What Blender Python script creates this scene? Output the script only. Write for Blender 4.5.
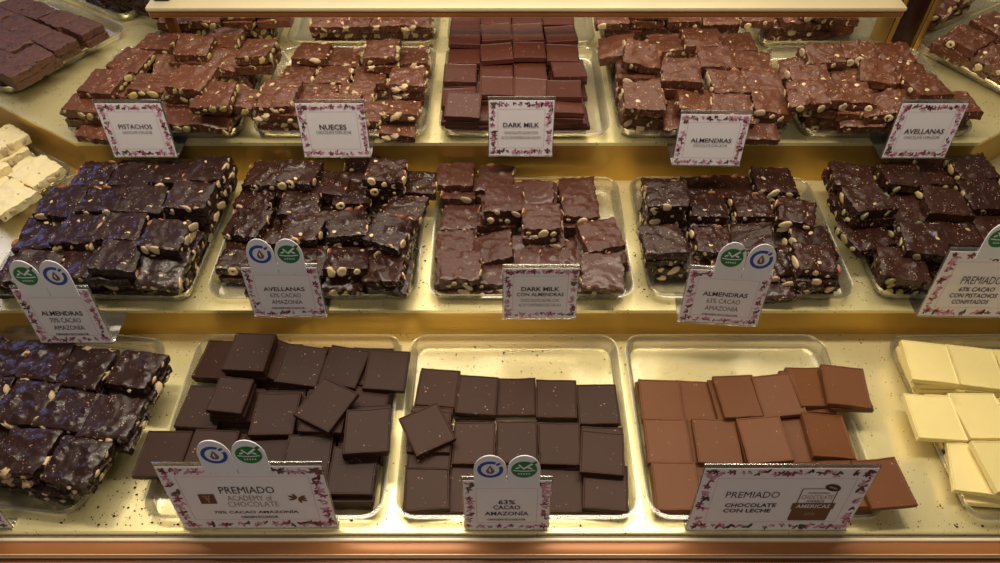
import bpy, bmesh, math, random
from mathutils import Vector, Matrix, Euler, noise
for o in list(bpy.data.objects): bpy.data.objects.remove(o)
C = bpy.context.scene.collection
R = math.radians
# ---------------------------------------------------------------- camera
FPX, PITCH, CAMH = 720.0, R(48), 0.80
cam_d = bpy.data.cameras.new('camera'); cam = bpy.data.objects.new('camera', cam_d); C.objects.link(cam)
cam.location = (0, 0, CAMH); cam.rotation_euler = (R(90) - PITCH, 0, 0)
cam_d.sensor_width = 36; cam_d.lens = 36 * FPX / 1000; cam_d.clip_start = .02
bpy.context.scene.camera = cam
# ---------------------------------------------------------------- light
sc = bpy.context.scene
w = bpy.data.worlds.new('shop'); sc.world = w; w.use_nodes = True
bg = w.node_tree.nodes['Background']; bg.inputs[0].default_value = (1.0, .88, .72, 1); bg.inputs[1].default_value = .07
def area(name, loc, target, sx, sy, power, col):
    d = bpy.data.lights.new(name, 'AREA'); d.shape = 'RECTANGLE'; d.size = sx; d.size_y = sy; d.energy = power; d.color = col
    o = bpy.data.objects.new(name, d); C.objects.link(o); o.location = loc
    o.rotation_euler = (Vector(target) - Vector(loc)).to_track_quat('-Z', 'Y').to_euler()
    return o
area('case_strip_light', (-.05, .78, 1.05), (-.05, .75, 0), 1.5, .10, 12.5, (1, .88, .70))
area('rear_reflection_light', (0, 2.2, 1.85), (0, .7, .05), 2.4, 1.2, 21, (1, .88, .70))  # unseen panel, added so the brass decks have something bright to reflect
area('front_fill_light', (-.4, -.9, 1.9), (0, .7, 0), 1.2, .5, 9, (1, .91, .80))  # added fill from the front, brightens the sign cards
area('window_light', (-2.0, 1.9, 1.1), (-.5, .8, .1), .35, .35, 2.6, (.40, .45, 1.0))
area('rear_row_fill_light', (.04, 1.142, .216), (.04, 1.34, 0), 1.1, .015, .35, (1, .86, .66))  # added strip, brightens the rear trays that the rail shades
sc.view_settings.view_transform = 'Standard'; sc.view_settings.look = 'None'
sc.view_settings.gamma = 1; sc.view_settings.use_curve_mapping = False; sc.view_settings.exposure = 0.15

# ---------------------------------------------------------------- helpers
def tag(o, label=None, cat=None, group=None, kind=None):
    if label: o['label'] = label
    if cat: o['category'] = cat
    if group: o['group'] = group
    if kind: o['kind'] = kind
    return o
def empty(name, loc, rz=0):
    o = bpy.data.objects.new(name, None); C.objects.link(o); o.location = loc; o.rotation_euler = (0, 0, rz); o.empty_display_size = .02; return o
def link(name, me, parent=None, loc=None, rot=None):
    o = bpy.data.objects.new(name, me); C.objects.link(o)
    if parent: o.parent = parent
    if loc is not None: o.location = loc
    if rot is not None: o.rotation_euler = rot
    return o
def bm_mesh(bm, name, mats, smooth=None):
    me = bpy.data.meshes.new(name); bmesh.ops.recalc_face_normals(bm, faces=bm.faces); bm.to_mesh(me); bm.free()
    for m in (mats if isinstance(mats, (list, tuple)) else [mats]): me.materials.append(m)
    if smooth is not None:
        for p in me.polygons: p.use_smooth = True
        me.set_sharp_from_angle(angle=R(smooth))
    return me
def box(bm, x0, x1, y0, y1, z0, z1, mi=0, bev=0):
    r = bmesh.ops.create_cube(bm, size=1)
    bmesh.ops.scale(bm, vec=(x1-x0, y1-y0, z1-z0), verts=r['verts'])
    bmesh.ops.translate(bm, vec=((x0+x1)/2, (y0+y1)/2, (z0+z1)/2), verts=r['verts'])
    fs = set(f for v in r['verts'] for f in v.link_faces)
    for f in fs: f.material_index = mi
    if bev:
        es = list(set(e for v in r['verts'] for e in v.link_edges))
        bmesh.ops.bevel(bm, geom=es, offset=bev, segments=2, affect='EDGES', profile=.5)
def prism(bm, pts, z0, z1, mi=0):
    a = [bm.verts.new((x, y, z0)) for x, y in pts]; b = [bm.verts.new((x, y, z1)) for x, y in pts]
    n = len(pts)
    fs = [bm.faces.new(a[::-1]), bm.faces.new(b)] + [bm.faces.new((a[i], a[(i+1) % n], b[(i+1) % n], b[i])) for i in range(n)]
    for f in fs: f.material_index = mi
def P(px, py, z):                       # where the line of sight through a photo point meets the height z
    a = px - 500; b = 281.5 - py
    d = (a, FPX*math.cos(PITCH) + b*math.sin(PITCH), -FPX*math.sin(PITCH) + b*math.cos(PITCH))
    t = (CAMH - z) / -d[2]
    return Vector((d[0]*t, d[1]*t, z))
def ypix(v):
    Z = v.y*math.cos(PITCH) + (CAMH - v.z)*math.sin(PITCH); up = v.y*math.sin(PITCH) - (CAMH - v.z)*math.cos(PITCH)
    return 281.5 - FPX*up/Z
def lin(c): return tuple(((x/255)/12.92 if x/255 <= .04045 else ((x/255+.055)/1.055)**2.4) for x in c)

# ---------------------------------------------------------------- materials
def mat(name, rgb, rough=.5, metal=0, **kw):
    m = bpy.data.materials.new(name); m.use_nodes = True; nt = m.node_tree; b = nt.nodes['Principled BSDF']
    b.inputs['Roughness'].default_value = rough; b.inputs['Metallic'].default_value = metal
    for k, v in kw.get('ins', {}).items(): b.inputs[k].default_value = v
    if 'spec' in kw: b.inputs['Specular IOR Level'].default_value = kw['spec']
    col = lin(rgb) + (1,)
    tc = nt.nodes.new('ShaderNodeTexCoord'); oi = nt.nodes.new('ShaderNodeObjectInfo')
    add = nt.nodes.new('ShaderNodeVectorMath'); add.operation = 'ADD'
    nt.links.new(tc.outputs['Object'], add.inputs[0]); nt.links.new(oi.outputs['Random'], add.inputs[1])
    n = nt.nodes.new('ShaderNodeTexNoise'); n.inputs['Scale'].default_value = kw.get('nscale', 60); n.inputs['Detail'].default_value = 5
    nt.links.new(add.outputs[0], n.inputs['Vector'])
    mx = nt.nodes.new('ShaderNodeMix'); mx.data_type = 'RGBA'
    v = kw.get('var', .25)
    mx.inputs[6].default_value = tuple(x*(1-v) for x in col[:3]) + (1,); mx.inputs[7].default_value = tuple(min(1, x*(1+v)) for x in col[:3]) + (1,)
    nt.links.new(n.outputs['Fac'], mx.inputs[0]); out = mx.outputs[2]
    if 'objvar' in kw:                  # each piece its own tone
        hs = nt.nodes.new('ShaderNodeHueSaturation'); mr = nt.nodes.new('ShaderNodeMapRange')
        mr.inputs[3].default_value = 1-kw['objvar']; mr.inputs[4].default_value = 1+kw['objvar']
        nt.links.new(oi.outputs['Random'], mr.inputs[0]); nt.links.new(mr.outputs[0], hs.inputs['Value']); nt.links.new(out, hs.inputs['Color']); out = hs.outputs[0]
    if 'specks' in kw:                  # small spots of another colour
        sc_, thr, srgb = kw['specks']
        vo = nt.nodes.new('ShaderNodeTexVoronoi'); vo.inputs['Scale'].default_value = sc_; nt.links.new(add.outputs[0], vo.inputs['Vector'])
        n2 = nt.nodes.new('ShaderNodeTexNoise'); n2.inputs['Scale'].default_value = sc_*.35; nt.links.new(add.outputs[0], n2.inputs['Vector'])
        mu = nt.nodes.new('ShaderNodeMath'); mu.operation = 'SUBTRACT'; nt.links.new(n2.outputs['Fac'], mu.inputs[0]); nt.links.new(vo.outputs['Distance'], mu.inputs[1])
        gt = nt.nodes.new('ShaderNodeMath'); gt.operation = 'GREATER_THAN'; gt.inputs[1].default_value = thr; nt.links.new(mu.outputs[0], gt.inputs[0])
        m2 = nt.nodes.new('ShaderNodeMix'); m2.data_type = 'RGBA'; nt.links.new(gt.outputs[0], m2.inputs[0]); nt.links.new(out, m2.inputs[6]); m2.inputs[7].default_value = lin(srgb) + (1,)
        out = m2.outputs[2]
    nt.links.new(out, b.inputs['Base Color'])
    if kw.get('bump'):
        bp = nt.nodes.new('ShaderNodeBump'); bp.inputs['Strength'].default_value = kw['bump']; bp.inputs['Distance'].default_value = kw.get('bdist', .001)
        n3 = nt.nodes.new('ShaderNodeTexNoise'); n3.inputs['Scale'].default_value = kw.get('bscale', 180); n3.inputs['Detail'].default_value = 4
        nt.links.new(add.outputs[0], n3.inputs['Vector']); nt.links.new(n3.outputs['Fac'], bp.inputs['Height']); nt.links.new(bp.outputs[0], b.inputs['Normal'])
    return m
def clear(name, tint, gloss=.12, rough=.08, milky=.03):
    m = bpy.data.materials.new(name); m.use_nodes = True; nt = m.node_tree; nt.nodes.clear()
    o = nt.nodes.new('ShaderNodeOutputMaterial'); mx = nt.nodes.new('ShaderNodeMixShader'); tr = nt.nodes.new('ShaderNodeBsdfTransparent'); gl = nt.nodes.new('ShaderNodeBsdfGlossy')
    lw = nt.nodes.new('ShaderNodeLayerWeight'); lw.inputs[0].default_value = .35
    mr = nt.nodes.new('ShaderNodeMapRange'); mr.inputs[3].default_value = gloss; mr.inputs[4].default_value = .75
    tr.inputs[0].default_value = tint + (1,); gl.inputs[0].default_value = (.95, .93, .88, 1); gl.inputs[1].default_value = rough
    df = nt.nodes.new('ShaderNodeBsdfDiffuse'); df.inputs[0].default_value = (.9, .9, .86, 1); m3 = nt.nodes.new('ShaderNodeMixShader'); m3.inputs[0].default_value = milky
    nt.links.new(tr.outputs[0], m3.inputs[1]); nt.links.new(df.outputs[0], m3.inputs[2])
    nt.links.new(lw.outputs['Fresnel'], mr.inputs[0]); nt.links.new(mr.outputs[0], mx.inputs[0])
    nt.links.new(m3.outputs[0], mx.inputs[1]); nt.links.new(gl.outputs[0], mx.inputs[2]); nt.links.new(mx.outputs[0], o.inputs[0])
    return m
M = {}
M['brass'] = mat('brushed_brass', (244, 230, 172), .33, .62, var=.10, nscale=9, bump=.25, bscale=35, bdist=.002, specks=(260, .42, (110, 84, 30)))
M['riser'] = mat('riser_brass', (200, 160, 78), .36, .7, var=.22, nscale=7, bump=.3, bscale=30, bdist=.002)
M['trim'] = mat('highlight_metal_trim', (250, 232, 200), .4, .2, var=.05)  # metal lightened so its colour carries the front rail's highlight
M['copper'] = mat('copper_laminate', (172, 112, 64), .38, .25, var=.10, nscale=12)
M['copper_dark'] = mat('copper_groove', (92, 58, 34), .4, .3, var=.1)
M['gasket'] = mat('grey_gasket', (120, 108, 92), .5, .3, var=.4, nscale=200)
M['cream'] = mat('cream_rail_top', (222, 205, 165), .4, .2, var=.08, nscale=20)
M['rail_face'] = mat('rail_face_brown', (150, 96, 52), .4, .4, var=.12)
M['dark_red'] = mat('dark_red_post', (44, 8, 10), .35, .0, var=.3, nscale=10)
M['black'] = mat('black_plastic', (12, 12, 14), .4)
M['wood'] = mat('case_base_wood', (110, 62, 30), .5, var=.2, nscale=14)
M['floor'] = mat('shop_floor', (96, 84, 70), .5, var=.15, nscale=4)
M['plastic'] = clear('clear_tray_plastic', (.985, .98, .955), .02, .14, .05)
M['acrylic'] = clear('clear_acrylic', (.90, .90, .90), .16, .12)
M['milk'] = mat('milk_chocolate', (94, 55, 37), .33, spec=.36, var=.14, objvar=.10, bump=.35, bscale=220, bdist=.0012, specks=(330, .36, (206, 152, 120)))
M['dark_milk'] = mat('dark_milk_chocolate', (80, 42, 31), .33, spec=.36, var=.12, objvar=.12, bump=.2, bscale=200, specks=(300, .46, (190, 130, 100)))
M['dark_milk_almond'] = mat('dark_milk_almond_chocolate', (76, 44, 35), .30, spec=.36, var=.14, objvar=.12, bump=.35, bscale=200, bdist=.0012, specks=(330, .44, (190, 150, 120)))
M['dark'] = mat('dark_bark_chocolate', (50, 27, 20), .27, spec=.36, var=.16, objvar=.2, bump=.4, bscale=190, bdist=.0014, specks=(330, .40, (180, 150, 130)))
M['dark70'] = mat('very_dark_chocolate', (44, 26, 23), .28, spec=.36, var=.16, objvar=.12, bump=.4, bscale=170, bdist=.0014, specks=(330, .42, (180, 150, 130)))
M['plain70'] = mat('plain_dark_chocolate', (52, 30, 21), .48, spec=.20, var=.08, objvar=.10, bump=.12, bscale=90, specks=(240, .50, (160, 120, 95)))
M['plain63'] = mat('plain_63_chocolate', (60, 34, 22), .48, spec=.20, var=.08, objvar=.08, bump=.12, bscale=90, specks=(240, .49, (165, 125, 100)))
M['plain_milk'] = mat('plain_milk_chocolate', (110, 68, 40), .48, spec=.20, var=.05, objvar=.06, bump=.1, bscale=90, specks=(260, .51, (175, 130, 95)))
M['white'] = mat('white_chocolate', (242, 222, 150), .42, var=.05, objvar=.04, bump=.15, bscale=110)
M['white_nut'] = mat('white_nut_chocolate', (232, 216, 164), .45, var=.08, objvar=.04, bump=.4, bscale=120, bdist=.0012, specks=(90, .44, (176, 140, 112)))
M['nib'] = mat('nib_chocolate', (86, 52, 40), .5, var=.2, objvar=.08, bump=1.0, bscale=260, bdist=.002, specks=(190, .26, (48, 24, 20)))
M['almond'] = mat('almond_flesh', (204, 182, 142), .55, objvar=.25, var=.2, nscale=250)
M['almond_skin'] = mat('almond_skin', (132, 76, 40), .5, objvar=.25, var=.25, nscale=250)
M['hazel'] = mat('hazelnut_flesh', (212, 190, 142), .5, objvar=.25, var=.15, nscale=250)
M['hazel_skin'] = mat('hazelnut_skin', (120, 62, 36), .4, var=.2, nscale=250)
M['walnut'] = mat('walnut_flesh', (196, 170, 130), .6, objvar=.25, var=.25, nscale=250)
M['pist'] = mat('pistachio_flesh', (178, 158, 98), .55, objvar=.25, var=.25, nscale=250)
M['card'] = mat('card_paper', (238, 230, 232), .6, var=.02)
M['ink'] = mat('dark_print', (58, 46, 50), .6, var=.02)
M['tan_ink'] = mat('tan_print', (168, 140, 112), .6, var=.05)
M['pinkline'] = mat('pink_line', (196, 140, 160), .6, var=.02)
M['pink'] = mat('pink_petal', (204, 146, 166), .6, var=.1)
M['rose'] = mat('rose_petal', (150, 66, 94), .6, var=.1)
M['wine'] = mat('wine_petal', (88, 26, 44), .6, var=.1)
M['leaf'] = mat('olive_leaf', (84, 84, 62), .6, var=.1)
M['maroon'] = mat('maroon_print', (112, 54, 54), .6, var=.1)
M['brown_ink'] = mat('brown_print', (112, 76, 52), .6, var=.05)
M['tab'] = mat('white_tab', (232, 230, 234), .45, var=.01)
M['blue'] = mat('blue_print', (40, 78, 160), .5, var=.02)
M['green'] = mat('green_print', (30, 118, 62), .5, var=.02)
M['drop'] = mat('mauve_print', (120, 88, 100), .5, var=.02)

# ---------------------------------------------------------------- setting
T1, T2, T3 = 0.0, .057, .134
bm = bmesh.new(); box(bm, -3, 3, -2.5, 4.5, -.92, -.90)
tag(link('floor', bm_mesh(bm, 'floor', M['floor'])), kind='structure')

# the display case: three stepped brass decks with wings turned back at both ends
WA = R(32); tn = math.tan(WA/2)
case = empty('display_case', (0, .8, -.9))
tag(case, 'long stepped brass display case with copper front rail holding all the chocolate trays', 'display case')
def cpart(name, bm, mats, smooth=None):
    me = bm_mesh(bm, name, mats, smooth); o = link(name, me, case); o.matrix_parent_inverse = Matrix.Translation((0, -.8, .9)); return o
def front_line(y):
    s = .885 - y
    xl, xr = -.640 - s*tn, .722 + s*tn
    L = 1.0
    return [(xl - L*math.cos(WA), y + L*math.sin(WA)), (xl, y), (xr, y), (xr + L*math.cos(WA), y + L*math.sin(WA))]
def deck(name, y, z, yb, thick=.006):
    fl = front_line(y); bl = front_line(yb)
    bm = bmesh.new(); prism(bm, fl + bl[::-1], z - thick, z)
    return cpart(name, bm, M['brass'])
deck('front_deck', .337, T1, .625); deck('middle_deck', .617, T2, .889); deck('upper_deck', .881, T3, 1.62)
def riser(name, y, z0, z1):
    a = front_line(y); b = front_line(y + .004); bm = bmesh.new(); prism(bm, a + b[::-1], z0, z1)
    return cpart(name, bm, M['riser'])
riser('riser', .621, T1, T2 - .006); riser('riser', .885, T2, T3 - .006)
bm = bmesh.new(); prism(bm, [(-1.4, .345), (1.5, .345), (1.5, 1.6), (-1.4, 1.6)], -.90, -.0062); cpart('case_base', bm, M['wood'])
# front rail, strip by strip
bm = bmesh.new(); box(bm, -1.4, 1.5, .3335, .337, -.012, .0025, 0, .0008); cpart('brass_lip', bm, M['brass'], 40)
bm = bmesh.new(); box(bm, -1.4, 1.5, .3295, .3335, -.012, -.001); cpart('glass_channel', bm, M['gasket'])
bm = bmesh.new(); box(bm, -1.4, 1.5, .3255, .3295, -.012, .002, 0, .0015); cpart('highlight_trim', bm, M['trim'], 40)  # trim strip that paints in the cream highlight line
bm = bmesh.new()
box(bm, -1.4, 1.5, .312, .3255, -.05, -.001, 0, .001); box(bm, -1.4, 1.5, .309, .312, -.05, .0008, 1, .0012)
box(bm, -1.4, 1.5, .305, .309, -.05, -.006, 2); box(bm, -1.4, 1.5, .282, .305, -.05, -.004, 0, .003); box(bm, -1.4, 1.5, .270, .282, -.06, -.008, 1, .002)
cpart('copper_rail', bm, [M['copper'], M['trim'], M['copper_dark']], 40)
# upper rail over the back of the top deck, its posts
bm = bmesh.new(); box(bm, -.568, .652, 1.100, 1.145, .218, .229, 1, .001); box(bm, -.570, .654, 1.098, 1.147, .229, .236, 0, .002)
cpart('upper_rail', bm, [M['cream'], M['rail_face']], 40)
b0 = P(898, 50, T3)
bm = bmesh.new(); box(bm, b0.x-.022, b0.x+.020, b0.y, b0.y+.05, T3, .62, 0, .003)
box(bm, b0.x-.032, b0.x-.022, b0.y-.006, b0.y+.05, T3, .62, 1, .001); box(bm, b0.x+.020, b0.x+.031, b0.y-.006, b0.y+.05, T3, .62, 1, .001)
cpart('rail_post', bm, [M['dark_red'], M['riser']], 40)
bm = bmesh.new(); box(bm, -.562, -.536, 1.118, 1.145, .236, .62, 0, .003); cpart('rail_bracket', bm, M['black'], 40)
bm = bmesh.new(); box(bm, -.560, -.545, 1.128, 1.143, T3, .218, 0, .002); cpart('rail_foot', bm, M['rail_face'], 40)

# ---------------------------------------------------------------- trays
def rrect(w, d, r, n=6):
    pts = []
    for cx, cy, a0 in ((w/2-r, d/2-r, 0), (-w/2+r, d/2-r, 90), (-w/2+r, -d/2+r, 180), (w/2-r, -d/2+r, 270)):
        for i in range(n+1):
            a = R(a0 + 90*i/n); pts.append((cx + r*math.cos(a), cy + r*math.sin(a)))
    return pts
TH = .017
def tray_mesh(w, d):
    bm = bmesh.new(); prof = [(-.016, .0), (-.010, .001), (-.0055, .006), (-.004, TH-.001), (-.003, TH), (.0, TH), (.0005, TH-.003), (-.0015, TH-.003), (-.0045, .005), (-.0095, -.0008), (-.016, -.0015)]
    rings = []
    for off, z in prof:
        rings.append([bm.verts.new((x, y, z + .0015)) for x, y in rrect(w + 2*off, d + 2*off, max(.004, .026 + off))])
    n = len(rings[0])
    for a, b in zip(rings, rings[1:]):
        for i in range(n): bm.faces.new((a[i], a[(i+1) % n], b[(i+1) % n], b[i]))
    bm.faces.new(rings[0]); bm.faces.new(rings[-1][::-1])
    return bm_mesh(bm, 'clear_tray', M['plastic'], 35)
# ---------------------------------------------------------------- chocolate pieces
def slab_mesh(name, m, size, t, seed, bumps=0, bh=.002, rough=.0008, br=(.10, .17), n=18, amp=.0007):
    rnd = random.Random(seed); bm = bmesh.new()
    co = [[rnd.uniform(-.06, .06)*size for _ in range(2)] for _ in range(4)]
    bl = [(rnd.uniform(-.42, .42)*size, rnd.uniform(-.42, .42)*size, rnd.uniform(*br)*size, rnd.uniform(.5, 1)*bh) for _ in range(bumps)]
    off = Vector((seed*3.1, seed*1.7, 0))
    def xy(i, j):
        u, v = i/n, j/n
        x = (u-.5)*size; y = (v-.5)*size
        dx = co[0][0]*(1-u)*(1-v)+co[1][0]*u*(1-v)+co[2][0]*u*v+co[3][0]*(1-u)*v; dy = co[0][1]*(1-u)*(1-v)+co[1][1]*u*(1-v)+co[2][1]*u*v+co[3][1]*(1-u)*v
        e = max(abs(u-.5), abs(v-.5))*2
        if e > .99:
            nn = noise.noise_vector(Vector((x, y, 0))*110 + off)*.9 + noise.noise_vector(Vector((x, y, 0))*320 + off)*.7; dx += nn.x*rough*1.7; dy += nn.y*rough*1.7
        return x+dx, y+dy
    def top(x, y, e):
        z = t + amp*noise.noise(Vector((x, y, 0))*55 + off)*2.6 + amp*noise.noise(Vector((x, y, 0))*190 + off)*1.8
        for bx, by, br, h in bl:
            d2 = ((x-bx)**2 + (y-by)**2)/(br*br)*3.5; z += h*math.exp(-d2)
        if e > .99: z -= .0009
        return z
    g = [[None]*(n+1) for _ in range(n+1)]
    for i in range(n+1):
        for j in range(n+1):
            x, y = xy(i, j); e = max(abs(i/n-.5), abs(j/n-.5))*2
            g[i][j] = bm.verts.new((x, y, top(x, y, e)))
    for i in range(n):
        for j in range(n): bm.faces.new((g[i][j], g[i+1][j], g[i+1][j+1], g[i][j+1]))
    per = [g[i][0] for i in range(n)] + [g[n][j] for j in range(n)] + [g[n-i][n] for i in range(n)] + [g[0][n-j] for j in range(n)]
    prev = per
    for k, fz in enumerate((.72, .4, .12, 0)):
        ring = []
        for v in per:
            nn = noise.noise_vector(Vector((v.co.x*120, v.co.y*120, fz*7)) + off); s = rough if fz else rough*.5
            sh = 1.0 - (.02 if fz == 0 else 0)
            ring.append(bm.verts.new(((v.co.x)*sh + nn.x*s*1.5, (v.co.y)*sh + nn.y*s*1.5, fz*t)))
        for i in range(len(per)):
            a, b = prev[i], prev[(i+1) % len(per)]; c, d = ring[(i+1) % len(per)], ring[i]
            bm.faces.new((a, b, c, d))
        prev = ring
    bm.faces.new(prev)
    return bm_mesh(bm, name, m, 38)
def plain_mesh(name, m, size, t, seed, ay=1.0):       # thin moulded square with a fine raised rim
    rnd = random.Random(seed); bm = bmesh.new()
    prof = [(.0006, 0, 0), (0, .0006, 0), (.0, t-.0006, 1), (.0005, t, 1), (.0014, t, 1), (.0024, t-.0007, 1), (.012, t-.0008, 2)]
    rings = []; n = 7
    wx, wy = size/2, size/2*ay*rnd.uniform(.985, 1.015); sk = rnd.uniform(-.015, .015)*size
    for ins, z, lv in prof:
        pts = []
        a, b = wx-ins, wy-ins
        base = [(-a, -b), (a, -b), (a, b), (-a, b)]
        for q in range(4):
            p0, p1 = base[q], base[(q+1) % 4]
            for i in range(n):
                f = i/n; x = p0[0]+(p1[0]-p0[0])*f; y = p0[1]+(p1[1]-p0[1])*f
                nn = noise.noise_vector(Vector((x*40+seed, y*40, 0)))*.0006 + noise.noise_vector(Vector((x*160+seed, y*160, 3)))*.0004*(1 if lv < 2 else 0)
                pts.append(bm.verts.new((x + nn.x + sk*y/size, y + nn.y, max(0, z + (nn.z*.6 if lv else 0)))))
        rings.append(pts)
    for a, b in zip(rings, rings[1:]):
        for i in range(len(a)): bm.faces.new((a[i], a[(i+1) % len(a)], b[(i+1) % len(a)], b[i]))
    bm.faces.new(rings[0][::-1]); bm.faces.new(rings[-1])
    return bm_mesh(bm, name, m, 30)
def nut_mesh(kind, seed):
    rnd = random.Random(seed); bm = bmesh.new()
    bmesh.ops.create_icosphere(bm, subdivisions=2, radius=1)
    sx, sy, sz, mats, lump = {'almond': (.0085, .0032, .0048, ('almond', 'almond_skin'), .10), 'hazelnut': (.0058, .0036, .0056, ('hazel', 'hazel_skin'), .06),
                              'walnut_piece': (.0065, .0035, .0040, ('walnut', 'almond_skin'), .45), 'pistachio': (.0060, .0034, .0040, ('pist', 'leaf'), .16)}[kind]
    if kind == 'almond' and seed % 2: sx *= .7
    for v in bm.verts:
        d = 1 + lump*noise.noise(v.co*2.2 + Vector((seed*5.3, 0, 0)))*2
        if kind == 'almond': d *= 1 - .22*max(0, v.co.x)**2
        c = v.co*d
        if c.y < -.25 and kind != 'walnut_piece': c.y = -.25 - (abs(c.y)-.25)*.25      # the knife's cut face points out (-y)
        v.co = Vector((c.x*sx, c.y*sy, c.z*sz))
    for f in bm.faces:
        c = f.calc_center_median()
        f.material_index = 0 if (c.y < -.1*sy or kind == 'walnut_piece' and rnd.random() < .8) else 1
    if kind == 'hazelnut' and seed % 2 == 0:    # hollow in the cut face
        for v in bm.verts:
            if v.co.y < -.25*sy and (v.co.x**2+v.co.z**2) < (.45*sx)**2: v.co.y += .5*sy
    return bm_mesh(bm, kind, [M[mats[0]], M[mats[1]]], 60)
NUT = {k: [nut_mesh(k, s) for s in range(5)] for k in ('almond', 'hazelnut', 'walnut_piece', 'pistachio')}
KINDS = {}
def make_kind(key, noun, m, size, t, nut=None, nuts=(2, 3), bumps=6, bh=.0022, rough=.0014, br=(.10, .17), plain=False, tops=1, nv=6, gname="bark", ay=1.0):
    vs = []
    for s in range(nv):
        me = plain_mesh(gname, M[m], size, t, s*7+1, ay) if plain else slab_mesh(gname, M[m], size, t, hash_(key)+s, bumps, bh, rough, br)
        if ay != 1 and not plain:
            for v in me.vertices: v.co.y *= ay
        rnd = random.Random(s*31+5); nl = []
        if nut:
            for side in range(4):
                cnt = rnd.randint(*nuts)
                for q in range(cnt):
                    f = (q + rnd.uniform(.25, .75))/cnt - .5
                    a = side*math.pi/2
                    x, y = f*size*.92, -size*.5 + .0006
                    loc = Vector((x*math.cos(a)-y*math.sin(a), x*math.sin(a)+y*math.cos(a), t*rnd.uniform(.30, .74)))
                    nl.append((loc, Euler((0, rnd.uniform(-.9, .9), a + rnd.uniform(-.4, .4)), 'XYZ'), rnd.randrange(5), rnd.choice((.5, .7, .9, 1.1, 1.35))*rnd.uniform(.9, 1.1)))
            for q in range(tops):
                nl.append((Vector((rnd.uniform(-.4, .4)*size, rnd.uniform(-.4, .4)*size, t - .0002)), Euler((R(-90 + rnd.uniform(-25, 25)), 0, rnd.uniform(0, 6))), rnd.randrange(5), rnd.uniform(.4, .75)))
        vs.append((me, nl))
    KINDS[key] = dict(noun=noun, size=size, ay=ay, plain=plain, t=t, nut=nut, vs=vs, name=gname)
def hash_(s): return sum(ord(c)*(i+1) for i, c in enumerate(s)) % 97
make_kind('pist_milk', 'pistachio milk chocolate bark', 'milk', .056, .0145, 'pistachio', (3, 4), 6, .002, tops=1, gname='pistachio_bark')
make_kind('walnut_milk', 'walnut milk chocolate bark', 'milk', .0535, .013, 'walnut_piece', (2, 3), 10, .0028, tops=1, gname='walnut_bark')
make_kind('dark_milk', 'plain dark milk chocolate square', 'dark_milk', .052, .0085, plain=True, gname='chocolate_square')
make_kind('almond_milk', 'almond milk chocolate bark', 'milk', .056, .0145, 'almond', (2, 3), 6, .0022, tops=1, gname='almond_bark')
make_kind('hazel_milk', 'hazelnut milk chocolate bark', 'milk', .056, .0145, 'hazelnut', (2, 3), 8, .0060, br=(.11, .15), tops=2, gname='hazelnut_bark')
make_kind('almond_70', 'very dark almond chocolate bark', 'dark70', .056, .0145, 'almond', (2, 4), 7, .002, tops=1, gname='almond_bark')
make_kind('hazel_63', 'dark hazelnut chocolate bark', 'dark', .054, .0135, 'hazelnut', (2, 3), 5, .0080, br=(.12, .15), tops=1, gname='hazelnut_bark')
make_kind('almond_dm', 'dark milk almond chocolate bark', 'dark_milk_almond', .0535, .0125, 'almond', (1, 3), 8, .0026, tops=0, gname='almond_bark')
make_kind('almond_63', 'dark almond chocolate bark', 'dark', .055, .0130, 'almond', (2, 3), 9, .0026, tops=1, gname='almond_bark')
make_kind('pist_63', 'dark pistachio chocolate bark', 'dark', .058, .0145, 'pistachio', (2, 3), 8, .003, tops=1, gname='pistachio_bark')
make_kind('nut_dark', 'glossy dark nut chocolate bark', 'dark70', .057, .0130, 'walnut_piece', (1, 2), 10, .0034, tops=0, gname='nut_bark')
make_kind('plain_70', 'plain dark chocolate square', 'plain70', .054, .0068, plain=True, ay=1.12, gname='chocolate_square')
make_kind('plain_63', 'plain dark chocolate square', 'plain63', .052, .0068, plain=True, ay=1.1, gname='chocolate_square')
make_kind('plain_milk', 'plain milk chocolate square', 'plain_milk', .053, .0068, plain=True, ay=1.14, gname='chocolate_square')
make_kind('white', 'plain white chocolate square', 'white', .058, .0085, plain=True, ay=1.1, gname='white_chocolate_square')
make_kind('white_nut', 'white chocolate nut bark', 'white_nut', .056, .0145, 'almond', (2, 3), 5, .002, tops=1, gname='white_chocolate_bark')
make_kind('nib', 'brown cocoa nib chocolate square', 'nib', .0525, .0125, ay=.82, bumps=14, bh=.0012, rough=.0009, gname='chocolate_square')
make_kind('dark_wavy', 'dark brown chocolate bark', 'dark', .060, .0120, bumps=5, bh=.003, rough=.0015, gname='chocolate_bark')

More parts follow.
